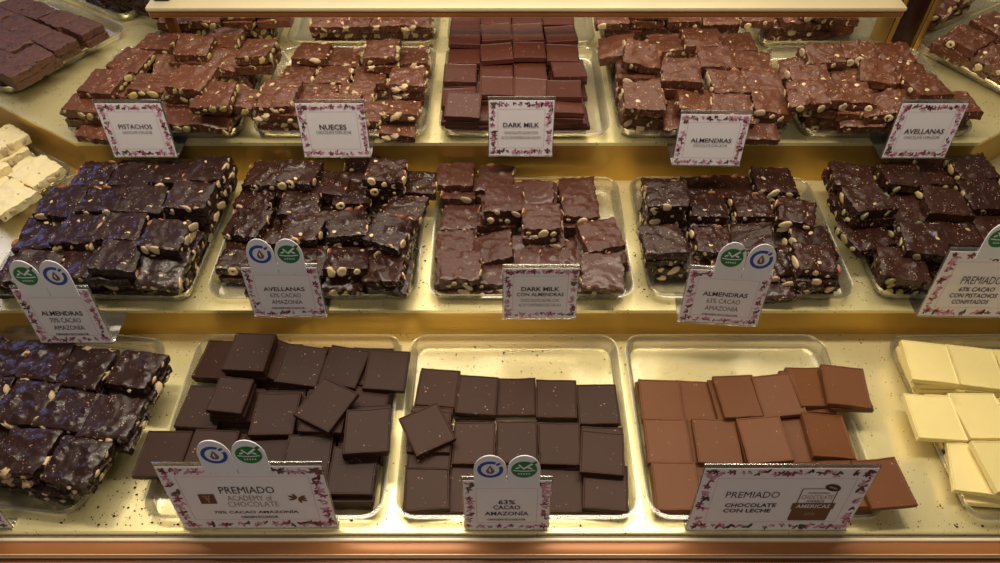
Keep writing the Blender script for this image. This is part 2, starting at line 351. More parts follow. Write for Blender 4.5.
def corners(p):
    c, s = math.cos(p['yaw']), math.sin(p['yaw']); h = p['s']/2; g = h*p['ay']
    return [(p['x']+c*a-s*b, p['y']+s*a+c*b) for a, b in ((-h, -g), (h, -g), (h, g), (-h, g))]
def mtv(p, q):
    A, B = corners(p), corners(q); best = None
    for ang in (p['yaw'], p['yaw']+math.pi/2, q['yaw'], q['yaw']+math.pi/2):
        ax, ay = math.cos(ang), math.sin(ang)
        pa = [x*ax+y*ay for x, y in A]; pb = [x*ax+y*ay for x, y in B]
        ov = min(max(pa), max(pb)) - max(min(pa), min(pb))
        if ov <= 0: return None
        if best is None or ov < best[0]:
            s = 1 if sum(pa) > sum(pb) else -1; best = (ov, ax*s, ay*s)
    return best
ORD = ['leftmost', 'second from left', 'third from left', 'fourth from left', 'fifth from left', 'sixth from left', 'seventh from left']
COUNT = [0]
def fill_tray(key, rows, z, rect, yaw, phrase, seed, group, thick_fill=True, tilt=None):
    """rows: back to front, each a list of (px, py, layers, yaw_deg[, scale]) read off the photo; rect: tray centre x, y, width, depth"""
    K = KINDS[key]; rnd = random.Random(seed); t = K['t']; step = t + (.0012 if 'white' not in key and len(K['vs'][0][1]) else .0006)
    base = z + .0035
    rn = {1: ['only'], 2: ['back', 'front'], 3: ['back', 'middle', 'front'], 4: ['back', 'second', 'third', 'front'], 5: ['back', 'second', 'third', 'fourth', 'front'],
          6: ['back', 'second', 'third', 'fourth', 'fifth', 'front']}[len(rows)]
    ps = []
    for ri, row in enumerate(rows):
        row = sorted(row, key=lambda a: a[0])
        for ci, e in enumerate(row):
            px, py, L, yw = e[:4]; scl = e[4] if len(e) > 4 else 1
            zt = base + L*step; p = P(px, py, zt)
            pos = ORD[ci] if ci < len(row)-1 or len(row) == 1 else 'rightmost'
            y0 = yaw + R(yw + rnd.uniform(-1.5, 1.5))
            for k in range(L, 0, -1):
                d = L-k; top = d == 0
                ps.append(dict(ay=K['ay'], x=p.x + (0 if top else rnd.uniform(-.0035, .0035)), y=p.y + (0 if top else rnd.uniform(-.0035, .0025)), yaw=y0 if top else yaw + (y0-yaw)*(.5 if abs(yw) < 16 else 0) + R(rnd.uniform(-3, 3)),
                               s=K['size']*scl*(1 if top else .985), scl=scl*(1 if top else .985), k=k, L=L, d=d, row=rn[ri], pos=pos, x0=p.x, y0=p.y))
    cx, cy, tw, td = rect; cyw, syw = math.cos(yaw), math.sin(yaw)
    def push(p, dx, dy, lim):
        p['x'] += dx; p['y'] += dy
        ex, ey = p['x']-p['x0'], p['y']-p['y0']; l = math.hypot(ex, ey)
        if l > lim: p['x'] = p['x0'] + ex*lim/l; p['y'] = p['y0'] + ey*lim/l
    for it in range(60):
        for i in range(len(ps)):
            for j in range(i):
                p, q = ps[i], ps[j]
                if p['k'] != q['k']: continue
                m = mtv(p, q)
                if m and m[0] > .0006:
                    fp, fq = (.5, .5) if (p['d'] == 0) == (q['d'] == 0) else ((.15, .85) if p['d'] == 0 else (.85, .15))
                    s = m[0] - .0004
                    push(p, m[1]*s*fp, m[2]*s*fp, .006 if p['d'] == 0 else .012); push(q, -m[1]*s*fq, -m[2]*s*fq, .006 if q['d'] == 0 else .012)
        for p in ps:                       # low pieces stay inside the tray wall
            hx, hy = (tw/2 - .0095, td/2 - .0095) if (p['k']-1)*step < TH + .001 else (9, td/2 - .004)
            for X, Y in corners(p):
                lx = (X-cx)*cyw + (Y-cy)*syw; ly = -(X-cx)*syw + (Y-cy)*cyw
                dx = (min(0, hx-lx) + max(0, -hx-lx)); dy = (min(0, (hy if hx < 5 else 9)-ly) + max(0, -hy-ly))
                if dx or dy: p['x'] += (dx*cyw - dy*syw)*.6; p['y'] += (dx*syw + dy*cyw)*.6
    # a top piece that still overlaps its neighbours lies on them
    for p in sorted([q for q in ps if q['d'] == 0], key=lambda q: (q['L'], -q['y0'])):
        for _ in range(1):
            hit = [q for q in ps if q is not p and q['k'] == p['k'] and (mtv(p, q) or (0,))[0] > (.0075 if K['plain'] else .014)]
            if not hit: break
            p['k'] += 1; sc_ = (CAMH - (base + p['k']*step))/(CAMH - (base + (p['k']-1)*step)); p['x'] *= sc_; p['y'] *= sc_
            p['lean'] = (sum(q['x'] for q in hit)/len(hit) - p['x'], sum(q['y'] for q in hit)/len(hit) - p['y'])
    if tilt is None: tilt = 1.2 if K['plain'] else 4.0
    for p in ps:
        me, nl = K['vs'][rnd.randrange(len(K['vs']))]
        v = rnd.randrange(4) if K['ay'] == 1 and not K['plain'] else 2*rnd.randrange(2)
        o = link(K['name'], me); COUNT[0] += 1
        zz = base + (p['k']-1)*step
        tl = tilt if p['d'] == 0 else tilt*.35
        o.location = (p['x'], p['y'], zz); o.scale = (p['scl'], p['scl'], 1)
        rx, ry = R(rnd.uniform(-tl, tl)), R(rnd.uniform(-tl, tl))
        if 'lean' in p:                    # propped up on the neighbour it overlaps
            lx, ly = p['lean']; l = math.hypot(lx, ly) + 1e-6; a = math.atan(step/K['size'])*.8
            rx += a*ly/l; ry -= a*lx/l; o.location.z -= step*.42
        o.rotation_euler = (Matrix.Rotation(ry, 3, 'Y') @ Matrix.Rotation(rx, 3, 'X') @ Matrix.Rotation(p['yaw'] + v*math.pi/2, 3, 'Z')).to_euler()
        lay = ['topmost', 'second layer down', 'third layer down', 'fourth layer down', 'fifth layer down', 'sixth layer down', 'seventh layer down'][p['d']]
        lab = f"{K['noun']}, {lay}, {p['row']} row {p['pos']}, {phrase}"
        if len(rows) == 1: lab = f"{K['noun']}, {lay}, {p['pos']}, {phrase}"
        if len(lab.split()) > 16: lab = lab.replace(' down,', ',').replace(' sign tray', ' tray').replace('chocolate ', '')
        if len(lab.split()) > 16: print('LONG', lab)
        tag(o, lab, 'chocolate', group)
        for loc, rot, ni, s in nl:
            c = link(K['nut'], NUT[K['nut']][ni], o, loc, rot); c.scale = (s, s, s)
    return ps
def tray(x0, x1, y0, y1, z, yaw, label, seed=0):
    o = link('clear_tray', tray_mesh(x1-x0, y1-y0)); o.location = ((x0+x1)/2, (y0+y1)/2, z + .0006); o.rotation_euler = (0, 0, yaw)
    tag(o, label, 'tray', 'clear plastic trays on the brass decks')
    return ((x0+x1)/2, (y0+y1)/2, x1-x0, y1-y0)

# ======================= front deck
r = tray(-.410, -.132, .345, .606, T1, 0, 'clear plastic tray of plain dark squares behind the PREMIADO 70% sign')
fill_tray('plain_70', [
  [(212, 360, 3, -8), (249, 351, 6, -3), (279, 362, 3, -20), (305, 363, 4, -5), (343, 365, 4, -11), (382, 369, 4, -2)],
  [(190, 406, 3, -3), (230, 394, 6, -5, .82), (275, 413, 4, 0), (329, 405, 6, -28), (385, 407, 3, -9)],
  [(163, 453, 4, -2), (209, 452, 4, -4), (262, 451, 3, 3), (309, 456, 4, 3), (364, 428, 6, 3), (353, 465, 4, 0)]],
  T1, r, 0, 'PREMIADO 70% sign tray', 11, 'plain dark squares in the PREMIADO 70% tray')
r = tray(-.122, .160, .345, .606, T1, 0, 'clear plastic tray of plain dark squares behind the 63% CACAO AMAZONÍA sign')
fill_tray('plain_63', [
  [(438, 387, 2, -5), (477, 394, 2, -3), (519, 396, 1, 0), (560, 398, 2, -2), (604, 403, 2, 0)],
  [(427, 428, 4, 27), (430, 443, 2, 0), (474, 442, 2, 0), (517, 441, 1, 0), (565, 443, 2, -2), (611, 452, 3, -5)],
  [(425, 489, 2, 2), (468, 488, 1, 0), (515, 488, 1, 0), (564, 489, 1, 0), (610, 493, 2, -4)]],
  T1, r, 0, '63% CACAO sign tray', 12, 'plain dark squares in the 63% cacao tray')
r = tray(.168, .440, .345, .606, T1, 0, 'clear plastic tray of plain milk squares behind the CHOCOLATE CON LECHE sign')
fill_tray('plain_milk', [
  [(660, 403, 2, -2), (703, 402, 1, -3), (742, 395, 3, 4), (785, 394, 3, 3), (818, 386, 3, 4), (846, 385, 5, -7)],
  [(668, 442, 2, -1), (719, 440, 2, -4), (766, 437, 3, 1), (809, 438, 2, 1), (853, 433, 3, 0)],
  [(678, 490, 2, -1), (723, 490, 1, 0), (770, 489, 1, 0), (817, 488, 2, 0), (885, 484, 4, 4)]],
  T1, r, 0, 'CHOCOLATE CON LECHE sign tray', 13, 'plain milk squares in the chocolate con leche tray')
r = tray(.528, .800, .345, .606, T1, R(1), 'clear plastic tray of plain white chocolate squares on the front deck')
fill_tray('white', [
  [(930, 361, 4, -6), (977, 366, 3, -8), (1026, 370, 3, -4)],
  [(937, 416, 3, -2), (982, 416, 3, 0), (1030, 420, 2, 0)],
  [(968, 466, 2, -12), (1008, 462, 3, 4)]],
  T1, r, 0, 'right end front deck tray', 14, 'white chocolate squares in the front deck tray')
LY = R(-7)
r = tray(-.733, -.463, .362, .614, T1, LY, 'clear plastic tray of glossy dark nut slabs at the left end of the front deck')
fill_tray('nut_dark', [
  [(-30, 350, 3, 0), (9, 357, 3, 0), (43, 359, 4, 0), (85, 366, 4, 0), (134, 369, 4, -2)],
  [(-20, 395, 3, 0), (24, 401, 4, 0), (67, 408, 4, 0), (112, 417, 4, 0)],
  [(-20, 445, 3, 0), (24, 449, 4, 0), (74, 460, 4, -2)]],
  T1, r, LY, 'left end front deck tray', 15, 'glossy dark nut slabs in the front deck tray')
# ======================= middle deck
r = tray(-.690, -.408, .626, .872, T2, R(-2), 'clear plastic tray heaped with dark slabs behind the ALMENDRAS 70% sign')
fill_tray('almond_70', [
  [(94, 176, 4, -3), (131, 174, 4, 0), (168, 171, 4, 2), (205, 169, 5, -2)],
  [(64, 200, 4, -4), (101, 196, 4, 0), (143, 195, 4, 0), (190, 191, 5, -3)],
  [(40, 230, 3, -2), (80, 225, 4, 0), (119, 227, 4, 3), (165, 232, 5, -4)],
  [(7, 264, 2, 0), (33, 262, 3, 0), (70, 258, 3, 0), (112, 262, 4, 0), (156, 268, 3, -3)]],
  T2, r, 0, 'far left ALMENDRAS tray', 21, 'dark almond slabs in the 70% tray')
r = tray(-.394, -.112, .626, .872, T2, 0, 'clear plastic tray of dark hazelnut slabs behind the AVELLANAS 63% sign')
fill_tray('hazel_63', [
  [(267, 171, 4, -5), (297, 171, 5, -6), (330, 177, 3, 0), (362, 170, 3, 10), (386, 169, 5, -5), (414, 181, 3, -4)],
  [(259, 195, 3, -12), (301, 196, 4, 0), (349, 191, 3, 5), (404, 205, 3, -8)],
  [(248, 218, 3, -14), (275, 230, 2, 0), (303, 225, 4, -4), (346, 221, 4, 9), (390, 228, 5, -20)],
  [(230, 255, 2, -8), (268, 260, 2, 0), (306, 256, 3, 0), (341, 255, 3, 2), (386, 257, 3, -3)],
  [(262, 290, 1, 0), (303, 290, 1, 0), (343, 284, 2, -2), (392, 279, 2, -6)]],
  T2, r, 0, 'AVELLANAS 63% sign tray', 22, 'dark hazelnut slabs in the 63% tray')
r = tray(-.097, .182, .626, .872, T2, 0, 'clear plastic tray of almond slabs behind the DARK MILK CON ALMENDRAS sign')
fill_tray('almond_dm', [
  [(455, 173, 3, -2), (496, 176, 3, -4), (537, 176, 2, -3), (575, 177, 2, -2)],
  [(461, 212, 1, -2), (505, 198, 4, -3), (533, 192, 3, -2), (581, 205, 3, -3)],
  [(460, 243, 2, -2), (497, 245, 2, 4), (543, 216, 5, -2), (527, 245, 2, -6), (593, 247, 2, -5), (602, 233, 4, 14)],
  [(460, 277, 3, -1), (497, 279, 2, 0), (530, 279, 2, 0), (557, 252, 2, 0), (566, 283, 1, 0), (604, 279, 3, -3)]],
  T2, r, 0, 'DARK MILK CON ALMENDRAS tray', 23, 'almond slabs in the dark milk con almendras tray')
r = tray(.199, .477, .626, .872, T2, 0, 'clear plastic tray of dark slabs behind the ALMENDRAS 63% sign')
fill_tray('almond_63', [
  [(657, 168, 2, -6), (696, 176, 2, -4), (731, 178, 2, -2), (774, 178, 3, -4)],
  [(668, 192, 5, -3), (708, 203, 3, 2), (753, 204, 3, 0), (797, 209, 3, -12)],
  [(664, 237, 4, 3), (714, 238, 3, 0), (757, 233, 3, -8), (815, 243, 2, 0)],
  [(781, 258, 2, 8), (818, 262, 4, -6), (738, 262, 2, 0)],
  [(777, 284, 1, 0), (820, 285, 2, 4)]],
  T2, r, 0, 'tilted ALMENDRAS sign tray', 24, 'dark almond slabs in the 63% tray')
r = tray(.505, .783, .626, .872, T2, 0, 'clear plastic tray of dark pistachio slabs behind the CON PISTACHOS CONFITADOS sign')
fill_tray('pist_63', [
  [(827, 184, 2, -6), (853, 174, 4, -8), (903, 174, 4, 3), (942, 170, 3, -4), (975, 168, 4, 3)],
  [(869, 196, 5, 12), (910, 207, 3, 0), (945, 197, 4, -6), (984, 190, 4, 2)],
  [(869, 236, 3, 12), (925, 236, 4, -4), (956, 226, 3, 6), (992, 226, 3, 0), (1030, 205, 3, 0)],
  [(902, 266, 3, -8), (948, 268, 2, 0), (995, 262, 2, 0)]],
  T2, r, 0, 'CON PISTACHOS CONFITADOS tray', 25, 'dark pistachio slabs in the confitados tray')
# white slabs on the left wing of the middle deck
def wing_rect(corner, w, d, side):           # corner: inner back corner of the tray; side -1 left wing, +1 right wing
    ux = Vector((math.cos(WA), -math.sin(WA)*-side if side > 0 else -math.sin(WA)))
    ux = Vector((math.cos(WA), math.sin(WA)*side)); uy = Vector((-math.sin(WA)*side, math.cos(WA)))
    c = Vector(corner) - uy*d/2 + ux*(w/2)*side
    return (c.x - w/2, c.x + w/2, c.y - d/2, c.y + d/2)
wr = wing_rect((-.668, .890), .27, .235, -1)
r = tray(*wr, T2, -WA, 'clear plastic tray of white nut slabs on the left wing of the middle deck')
fill_tray('white_nut', [
  [(2, 137, 3, 0), (33, 172, 3, 0), (-34, 150, 2, 0)],
  [(-22, 168, 3, 0), (11, 193, 3, 0)]],
  T2, r, -WA, 'left wing of middle deck', 26, 'white nut slabs on the left wing')
# ======================= upper deck, front row
r = tray(-.652, -.388, .882, 1.126, T3, 0, 'clear plastic tray of pistachio milk slabs behind the PISTACHOS sign')
fill_tray('pist_milk', [
  [(158, 40, 3, -4), (194, 43, 4, -3), (222, 38, 3, -2), (257, 47, 4, -5)],
  [(131, 58, 3, -14), (172, 60, 2, 8), (217, 57, 3, -6)],
  [(103, 79, 4, -10), (149, 82, 3, -4), (191, 76, 5, -6), (236, 91, 3, -8)],
  [(85, 104, 3, -8), (170, 119, 2, 0), (203, 112, 4, -3), (228, 122, 2, -10)],
  [(88, 124, 1, -3), (130, 124, 1, 0)]],
  T3, r, 0, 'PISTACHOS sign tray', 31, 'pistachio slabs in the pistachos tray')
r = tray(-.372, -.108, .882, 1.126, T3, 0, 'clear plastic tray of walnut milk slabs behind the NUECES sign')
fill_tray('walnut_milk', [
  [(312, 50, 3, -4), (344, 56, 2, -3), (381, 47, 4, -2), (414, 55, 2, 3)],
  [(297, 75, 2, -4), (333, 75, 2, -3), (370, 72, 2, 0), (408, 75, 3, -2)],
  [(281, 89, 3, -3), (318, 93, 2, -2), (356, 93, 2, 0), (397, 104, 2, -6)],
  [(271, 107, 4, -6), (300, 113, 3, -4), (337, 115, 3, 0), (370, 116, 2, 0), (395, 128, 1, -2)]],
  T3, r, 0, 'NUECES sign tray', 32, 'walnut slabs in the nueces tray')
r = tray(-.092, .166, .882, 1.126, T3, 0, 'clear plastic tray of plain squares behind the DARK MILK sign')
fill_tray('dark_milk', [
  [(466, 35, 5, -2), (496, 31, 5, 4), (527, 31, 5, 3), (561, 33, 5, 3)],
  [(468, 54, 4, 0), (497, 51, 5, 5), (529, 49, 5, 3), (563, 54, 5, -1)],
  [(460, 72, 4, 0), (494, 69, 4, 0), (530, 69, 4, -1), (565, 68, 5, 4)],
  [(459, 96, 4, 1), (493, 85, 5, 0), (527, 87, 5, -1), (564, 88, 5, -2)],
  [(462, 116, 5, -2), (491, 108, 3, 0), (528, 110, 4, 0), (568, 107, 5, -1)]],
  T3, r, 0, 'DARK MILK sign tray', 33, 'plain squares in the dark milk tray', tilt=3)
r = tray(.176, .434, .882, 1.126, T3, 0, 'clear plastic tray of almond milk slabs behind the upper ALMENDRAS sign')
fill_tray('almond_milk', [
  [(619, 42, 3, -2), (641, 47, 4, -6), (671, 42, 3, 8), (702, 36, 4, -4), (736, 42, 3, -5)],
  [(637, 66, 3, -4), (682, 68, 5, -5), (716, 55, 4, 4), (753, 60, 3, -8)],
  [(650, 87, 3, -2), (696, 92, 3, -4), (728, 79, 4, 0), (760, 80, 3, -5)],
  [(648, 107, 4, -2), (686, 112, 2, -3), (731, 103, 3, -6), (767, 101, 3, -6), (768, 120, 1, 0)]],
  T3, r, 0, 'upper ALMENDRAS sign tray', 34, 'almond slabs in the upper almendras tray')
r = tray(.450, .712, .882, 1.126, T3, 0, 'clear plastic tray of hazelnut milk slabs behind the upper AVELLANAS sign')
fill_tray('hazel_milk', [
  [(784, 62, 2, -8), (827, 52, 4, -3), (861, 51, 4, -10), (895, 51, 3, 0)],
  [(815, 70, 3, 0), (846, 74, 3, -12), (880, 67, 4, -14), (907, 66, 2, -4)],
  [(815, 87, 4, -5), (857, 97, 4, -7), (890, 97, 3, -3), (922, 82, 4, 6)],
  [(833, 115, 4, -7), (870, 122, 2, -3), (910, 118, 2, 0), (968, 115, 3, -4)]],
  T3, r, 0, 'upper AVELLANAS sign tray', 35, 'hazelnut slabs in the upper avellanas tray')
# ======================= upper deck, rear row
for key, x0, x1, row, word, sg, sd in (
  ('pist_milk', -.600, -.385, [(172, 23, 3, 0), (201, 23, 3, 0), (231, 20, 4, 2), (266, 24, 4, 4)], 'PISTACHOS', 'pistachio', 41),
  ('walnut_milk', -.372, -.108, [(326, 23, 3, 0), (356, 24, 3, 0), (386, 24, 3, 0), (414, 25, 3, -2)], 'NUECES', 'walnut', 42),
  ('dark_milk', -.092, .166, [(466, 20, 4, 0), (496, 17, 5, 0), (527, 17, 5, 0), (558, 17, 5, 0)], 'DARK MILK', 'plain dark milk', 43),
  ('almond_milk', .176, .434, [(614, 22, 3, -3), (654, 22, 4, 0), (687, 23, 3, -4), (721, 20, 3, 0)], 'upper ALMENDRAS', 'almond', 44),
  ('hazel_milk', .450, .690, [(766, 31, 3, -4), (804, 25, 3, 0), (841, 29, 4, -12), (868, 32, 4, 0)], 'upper AVELLANAS', 'hazelnut', 45)):
    r = tray(x0, x1, 1.140, 1.375, T3, 0, f'half-hidden clear plastic tray under the upper rail behind the {word} tray')
    fill_tray(key, [row], T3, r, 0, f'under rail behind {word} tray', sd, f'{sg} pieces in the tray under the rail')
# ======================= wings of the upper deck
wr = wing_rect((-.660, 1.192), .27, .24, -1)
r = tray(*wr, T3, -WA, 'clear plastic tray of nib squares on the left wing of the upper deck')
fill_tray('nib', [
  [(14, 4, 4, 0), (37, 10, 4, 0), (58, 17, 4, 0), (80, 25, 4, 0)],
  [(-6, 14, 4, 0), (14, 21, 4, 0), (33, 30, 4, 0), (53, 40, 4, 0)],
  [(-26, 24, 4, 0), (-8, 33, 4, 0), (10, 43, 4, 0), (29, 56, 4, 0)],
  [(-30, 50, 3, 0), (-14, 58, 4, 0), (5, 69, 4, 0)]],
  T3, r, -WA, 'left wing of upper deck', 51, 'nib squares on the left wing', tilt=.8)
wr = wing_rect((-.560, 1.425), .22, .235, -1)
r = tray(*wr, T3, -WA, 'clear plastic tray of stacked dark slabs at the back of the left wing')
fill_tray('dark_wavy', [[(92, -6, 5, 6), (126, 4, 5, -4)]], T3, r, -WA, 'back of left wing', 52, 'dark slabs stacked at the back of the left wing')
wr = wing_rect((.714, 1.142), .27, .24, 1)
r = tray(*wr, T3, WA, 'clear plastic tray of hazelnut slabs on the right wing of the upper deck')
fill_tray('hazel_milk', [
  [(944, 48, 2, 0), (970, 36, 4, 8), (1000, 22, 4, -6)],
  [(962, 61, 2, 0), (1001, 50, 3, 10)],
  [(990, 76, 2, -6), (1020, 66, 2, 0)]],
  T3, r, WA, 'right wing of upper deck', 53, 'hazelnut slabs on the right wing')
wr = wing_rect((.655, 1.375), .25, .22, 1)
r = tray(*wr, T3, WA, 'clear plastic tray of walnut slabs at the back of the right wing')
fill_tray('walnut_milk', [[(942, 22, 2, 0), (958, 8, 3, 10), (985, 0, 3, 0)]], T3, r, WA, 'back of right wing', 54, 'walnut slabs at the back of the right wing')
print('PIECES', COUNT[0])

# crumbs on the brass
rnd = random.Random(5); bm = bmesh.new()
for k in range(300):
    if k < 60: q = P(rnd.gauss(140, 22), rnd.uniform(478, 526), T1); 
    elif k < 110: q = P(rnd.uniform(400, 640), rnd.uniform(345, 375), T1); q.z = T1 + .002
    elif k < 170: q = P(rnd.uniform(0, 1000), rnd.uniform(518, 528), T1)
    else:
        q = P(rnd.choice([200, 422, 640, 860, 228]) + rnd.uniform(-8, 8), rnd.uniform(200, 303), T2)
    s = rnd.uniform(.0004, .0012)
    r_ = bmesh.ops.create_icosphere(bm, subdivisions=1, radius=s)
    bmesh.ops.scale(bm, vec=(rnd.uniform(.7, 2.0), rnd.uniform(.7, 1.6), .6), verts=r_['verts']); bmesh.ops.translate(bm, vec=(q.x, q.y, q.z + s*.5), verts=r_['verts'])
tag(link('chocolate_crumbs', bm_mesh(bm, 'chocolate_crumbs', M['plain70'])), 'tiny dark chocolate crumbs scattered on the brass decks', 'crumbs', kind='stuff')

# ---------------------------------------------------------------- signs
def text_mesh(s, bold=0, font_shear=0):
    cu = bpy.data.curves.new('t', 'FONT'); cu.body = s; cu.align_x = 'CENTER'; cu.align_y = 'CENTER'; cu.size = 1; cu.offset = bold; cu.shear = font_shear; cu.resolution_u = 2
    o = bpy.data.objects.new('t', cu); C.objects.link(o); dg = bpy.context.evaluated_depsgraph_get(); dg.update()
    me = bpy.data.meshes.new_from_object(o.evaluated_get(dg)); bpy.data.objects.remove(o); return me
def lettering(parent, s, cx, cy, w, h, m, y, bold=.0, shear=0, name='lettering'):
    me = text_mesh(s, bold, shear); xs = [v.co.x for v in me.vertices]; ys = [v.co.y for v in me.vertices]
    X0, X1, Y0, Y1 = min(xs), max(xs), min(ys), max(ys)
    for v in me.vertices: v.co = Vector((cx + ((v.co.x-(X0+X1)/2)/(X1-X0))*w, y, cy + ((v.co.y-(Y0+Y1)/2)/(Y1-Y0))*h))
    me.materials.clear(); me.materials.append(m); return link(name, me, parent)
def flat(bm, pts, y, mi=0):
    f = bm.faces.new([bm.verts.new((x, y, z)) for x, z in pts]); f.material_index = mi; return f
def ell(cx, cz, rx, rz, n=14, a0=0, rot=0):
    out = []
    for i in range(n):
        a = 2*math.pi*i/n + a0; x, z = rx*math.cos(a), rz*math.sin(a)
        out.append((cx + x*math.cos(rot)-z*math.sin(rot), cz + x*math.sin(rot)+z*math.cos(rot)))
    return out
def ring(bm, cx, cz, r0, r1, y, mi, a0=0, a1=360, n=28, zs=1):
    for i in range(n):
        a, b = R(a0+(a1-a0)*i/n), R(a0+(a1-a0)*(i+1)/n)
        flat(bm, [(cx+r0*math.cos(a), cz+zs*r0*math.sin(a)), (cx+r1*math.cos(a), cz+zs*r1*math.sin(a)), (cx+r1*math.cos(b), cz+zs*r1*math.sin(b)), (cx+r0*math.cos(b), cz+zs*r0*math.sin(b))], y, mi)
def fix(bm): 
    for f in bm.faces:
        f.normal_update()
        if f.normal.y > 0: f.normal_flip()
def flatmesh(bm, name, mats):
    fix(bm); me = bpy.data.meshes.new(name); bm.to_mesh(me); bm.free()
    for m in mats: me.materials.append(m)
    return me
def floral(w, h, seed):
    rnd = random.Random(seed); bm = bmesh.new(); b = min(w, h)*.125; y = -.00055
    i = b*1.15; lw = .0004
    for x0, x1, z0, z1 in ((i, w-i, i, i+lw), (i, w-i, h-i-lw, h-i), (i, i+lw, i, h-i), (w-i-lw, w-i, i, h-i)):
        flat(bm, [(x0-w/2, z0), (x1-w/2, z0), (x1-w/2, z1), (x0-w/2, z1)], y, 0)
    per = []
    step = b*.40; nx = int(w/step); nz = int(h/step)
    for k in range(nx):
        per.append(((k+.5)*w/nx, b*.5)); per.append(((k+.5)*w/nx, h-b*.5))
    for k in range(1, nz): per.append((b*.5, (k+.5)*h/nz)); per.append((w-b*.5, (k+.5)*h/nz))
    yy = y
    for x, z in per:
        if rnd.random() < .10: continue
        x += rnd.uniform(-.25, .25)*b; z += rnd.uniform(-.22, .22)*b; s = b*rnd.uniform(.26, .46)
        x = min(max(x, s*1.1), w-s*1.1); z = min(max(z, s*1.1), h-s*1.1)
        mi = rnd.choices([1, 2, 3, 4], [6, 3.2, 1.4, 1.2])[0]; yy -= .0000012
        a0 = rnd.uniform(0, 6)
        if mi == 4 or rnd.random() < .25:
            for q in range(2): flat(bm, ell(x-w/2+q*s*.6, z+q*s*.3, s*.9, s*.35, 8, 0, a0+q), yy-q*1e-6, mi)
        else:
            npt = rnd.choice([3, 4, 5])
            for q in range(npt):
                a = a0 + q*2*math.pi/5; flat(bm, ell(x-w/2+s*.5*math.cos(a), z+s*.5*math.sin(a), s*.52, s*.26, 7, 0, a), yy-q*1e-7, mi if q else min(3, mi+1))
    return flatmesh(bm, 'floral_border', [M['pinkline'], M['pink'], M['rose'], M['wine'], M['leaf']])
def badge(parent, x, z0, w, h, kind):
    bm = bmesh.new(); n = 14
    pts = [(-w/2, -.004), (w/2, -.004), (w/2, h-w*.5)] + [(w/2*math.cos(R(180*i/n)), h-w*.5+w*.5*math.sin(R(180*i/n))) for i in range(1, n)] + [(-w/2, h-w*.5)]
    a = [bm.verts.new((px, 0, pz)) for px, pz in pts]; b = [bm.verts.new((px, .0012, pz)) for px, pz in pts]
    bm.faces.new(a); bm.faces.new(b[::-1])
    for i in range(len(pts)): bm.faces.new((a[i], b[i], b[(i+1) % len(pts)], a[(i+1) % len(pts)]))
    t = link('badge', bm_mesh(bm, 'badge', M['tab']), parent, (x*1.03, .0012, z0))
    t['label'] = f'round-topped white badge with {"blue ring" if kind=="blue" else "green disc"} emblem'
    bm = bmesh.new(); r = w*.38; cz = h - w*.52
    if kind == 'blue':
        ring(bm, 0, cz, r*.70, r, -.0003, 0, 62, 385, zs=.95)
        flat(bm, ell(r*.62, cz+r*.62, r*.22, r*.13, 8, 0, .6), -.0003, 0)
        flat(bm, [(0, cz+r*.50), (-r*.22, cz+r*.1), (-r*.34, cz-r*.16), (-r*.24, cz-r*.42), (0, cz-r*.5), (r*.24, cz-r*.42), (r*.34, cz-r*.16), (r*.22, cz+r*.1)], -.0003, 1)
        flat(bm, [(0, cz+r*.24), (-r*.12, cz), (0, cz-r*.30), (r*.06, cz-.2*r)], -.0004, 2)
    else:
        flat(bm, ell(0, cz, r, r*.95, 28), -.0003, 3)
        flat(bm, ell(r*.72, cz+r*.72, r*.34, r*.15, 10, 0, .7), -.0003, 3)
        flat(bm, [(-r*.85, cz-r*.02), (-r*.3, cz-.1*r), (r*.3, cz-.1*r), (r*.85, cz-r*.02), (r*.85, cz-r*.12), (r*.3, cz-.2*r), (-r*.3, cz-.2*r), (-r*.85, cz-r*.12)], -.0004, 2)
        flat(bm, [(-r*.5, cz+r*.55), (-r*.35, cz+r*.62), (-.05*r, cz+.22*r), (r*.55, cz+r*.75), (r*.68, cz+r*.62), (-r*.02, cz+r*.02)], -.0004, 2)
        flat(bm, ell(-r*.52, cz+r*.2, r*.2, r*.09, 8, 0, .4), -.0004, 2); flat(bm, ell(r*.45, cz+r*.18, r*.22, r*.09, 8, 0, -.4), -.0004, 2)
        for q in range(5): flat(bm, ell(-r*.4+q*r*.2, cz-r*.48, r*.06, r*.10, 6), -.0004, 2)
    link('emblem', flatmesh(bm, 'emblem', [M['blue'], M['drop'], M['tab'], M['green']]), t)
LEAN = R(8)
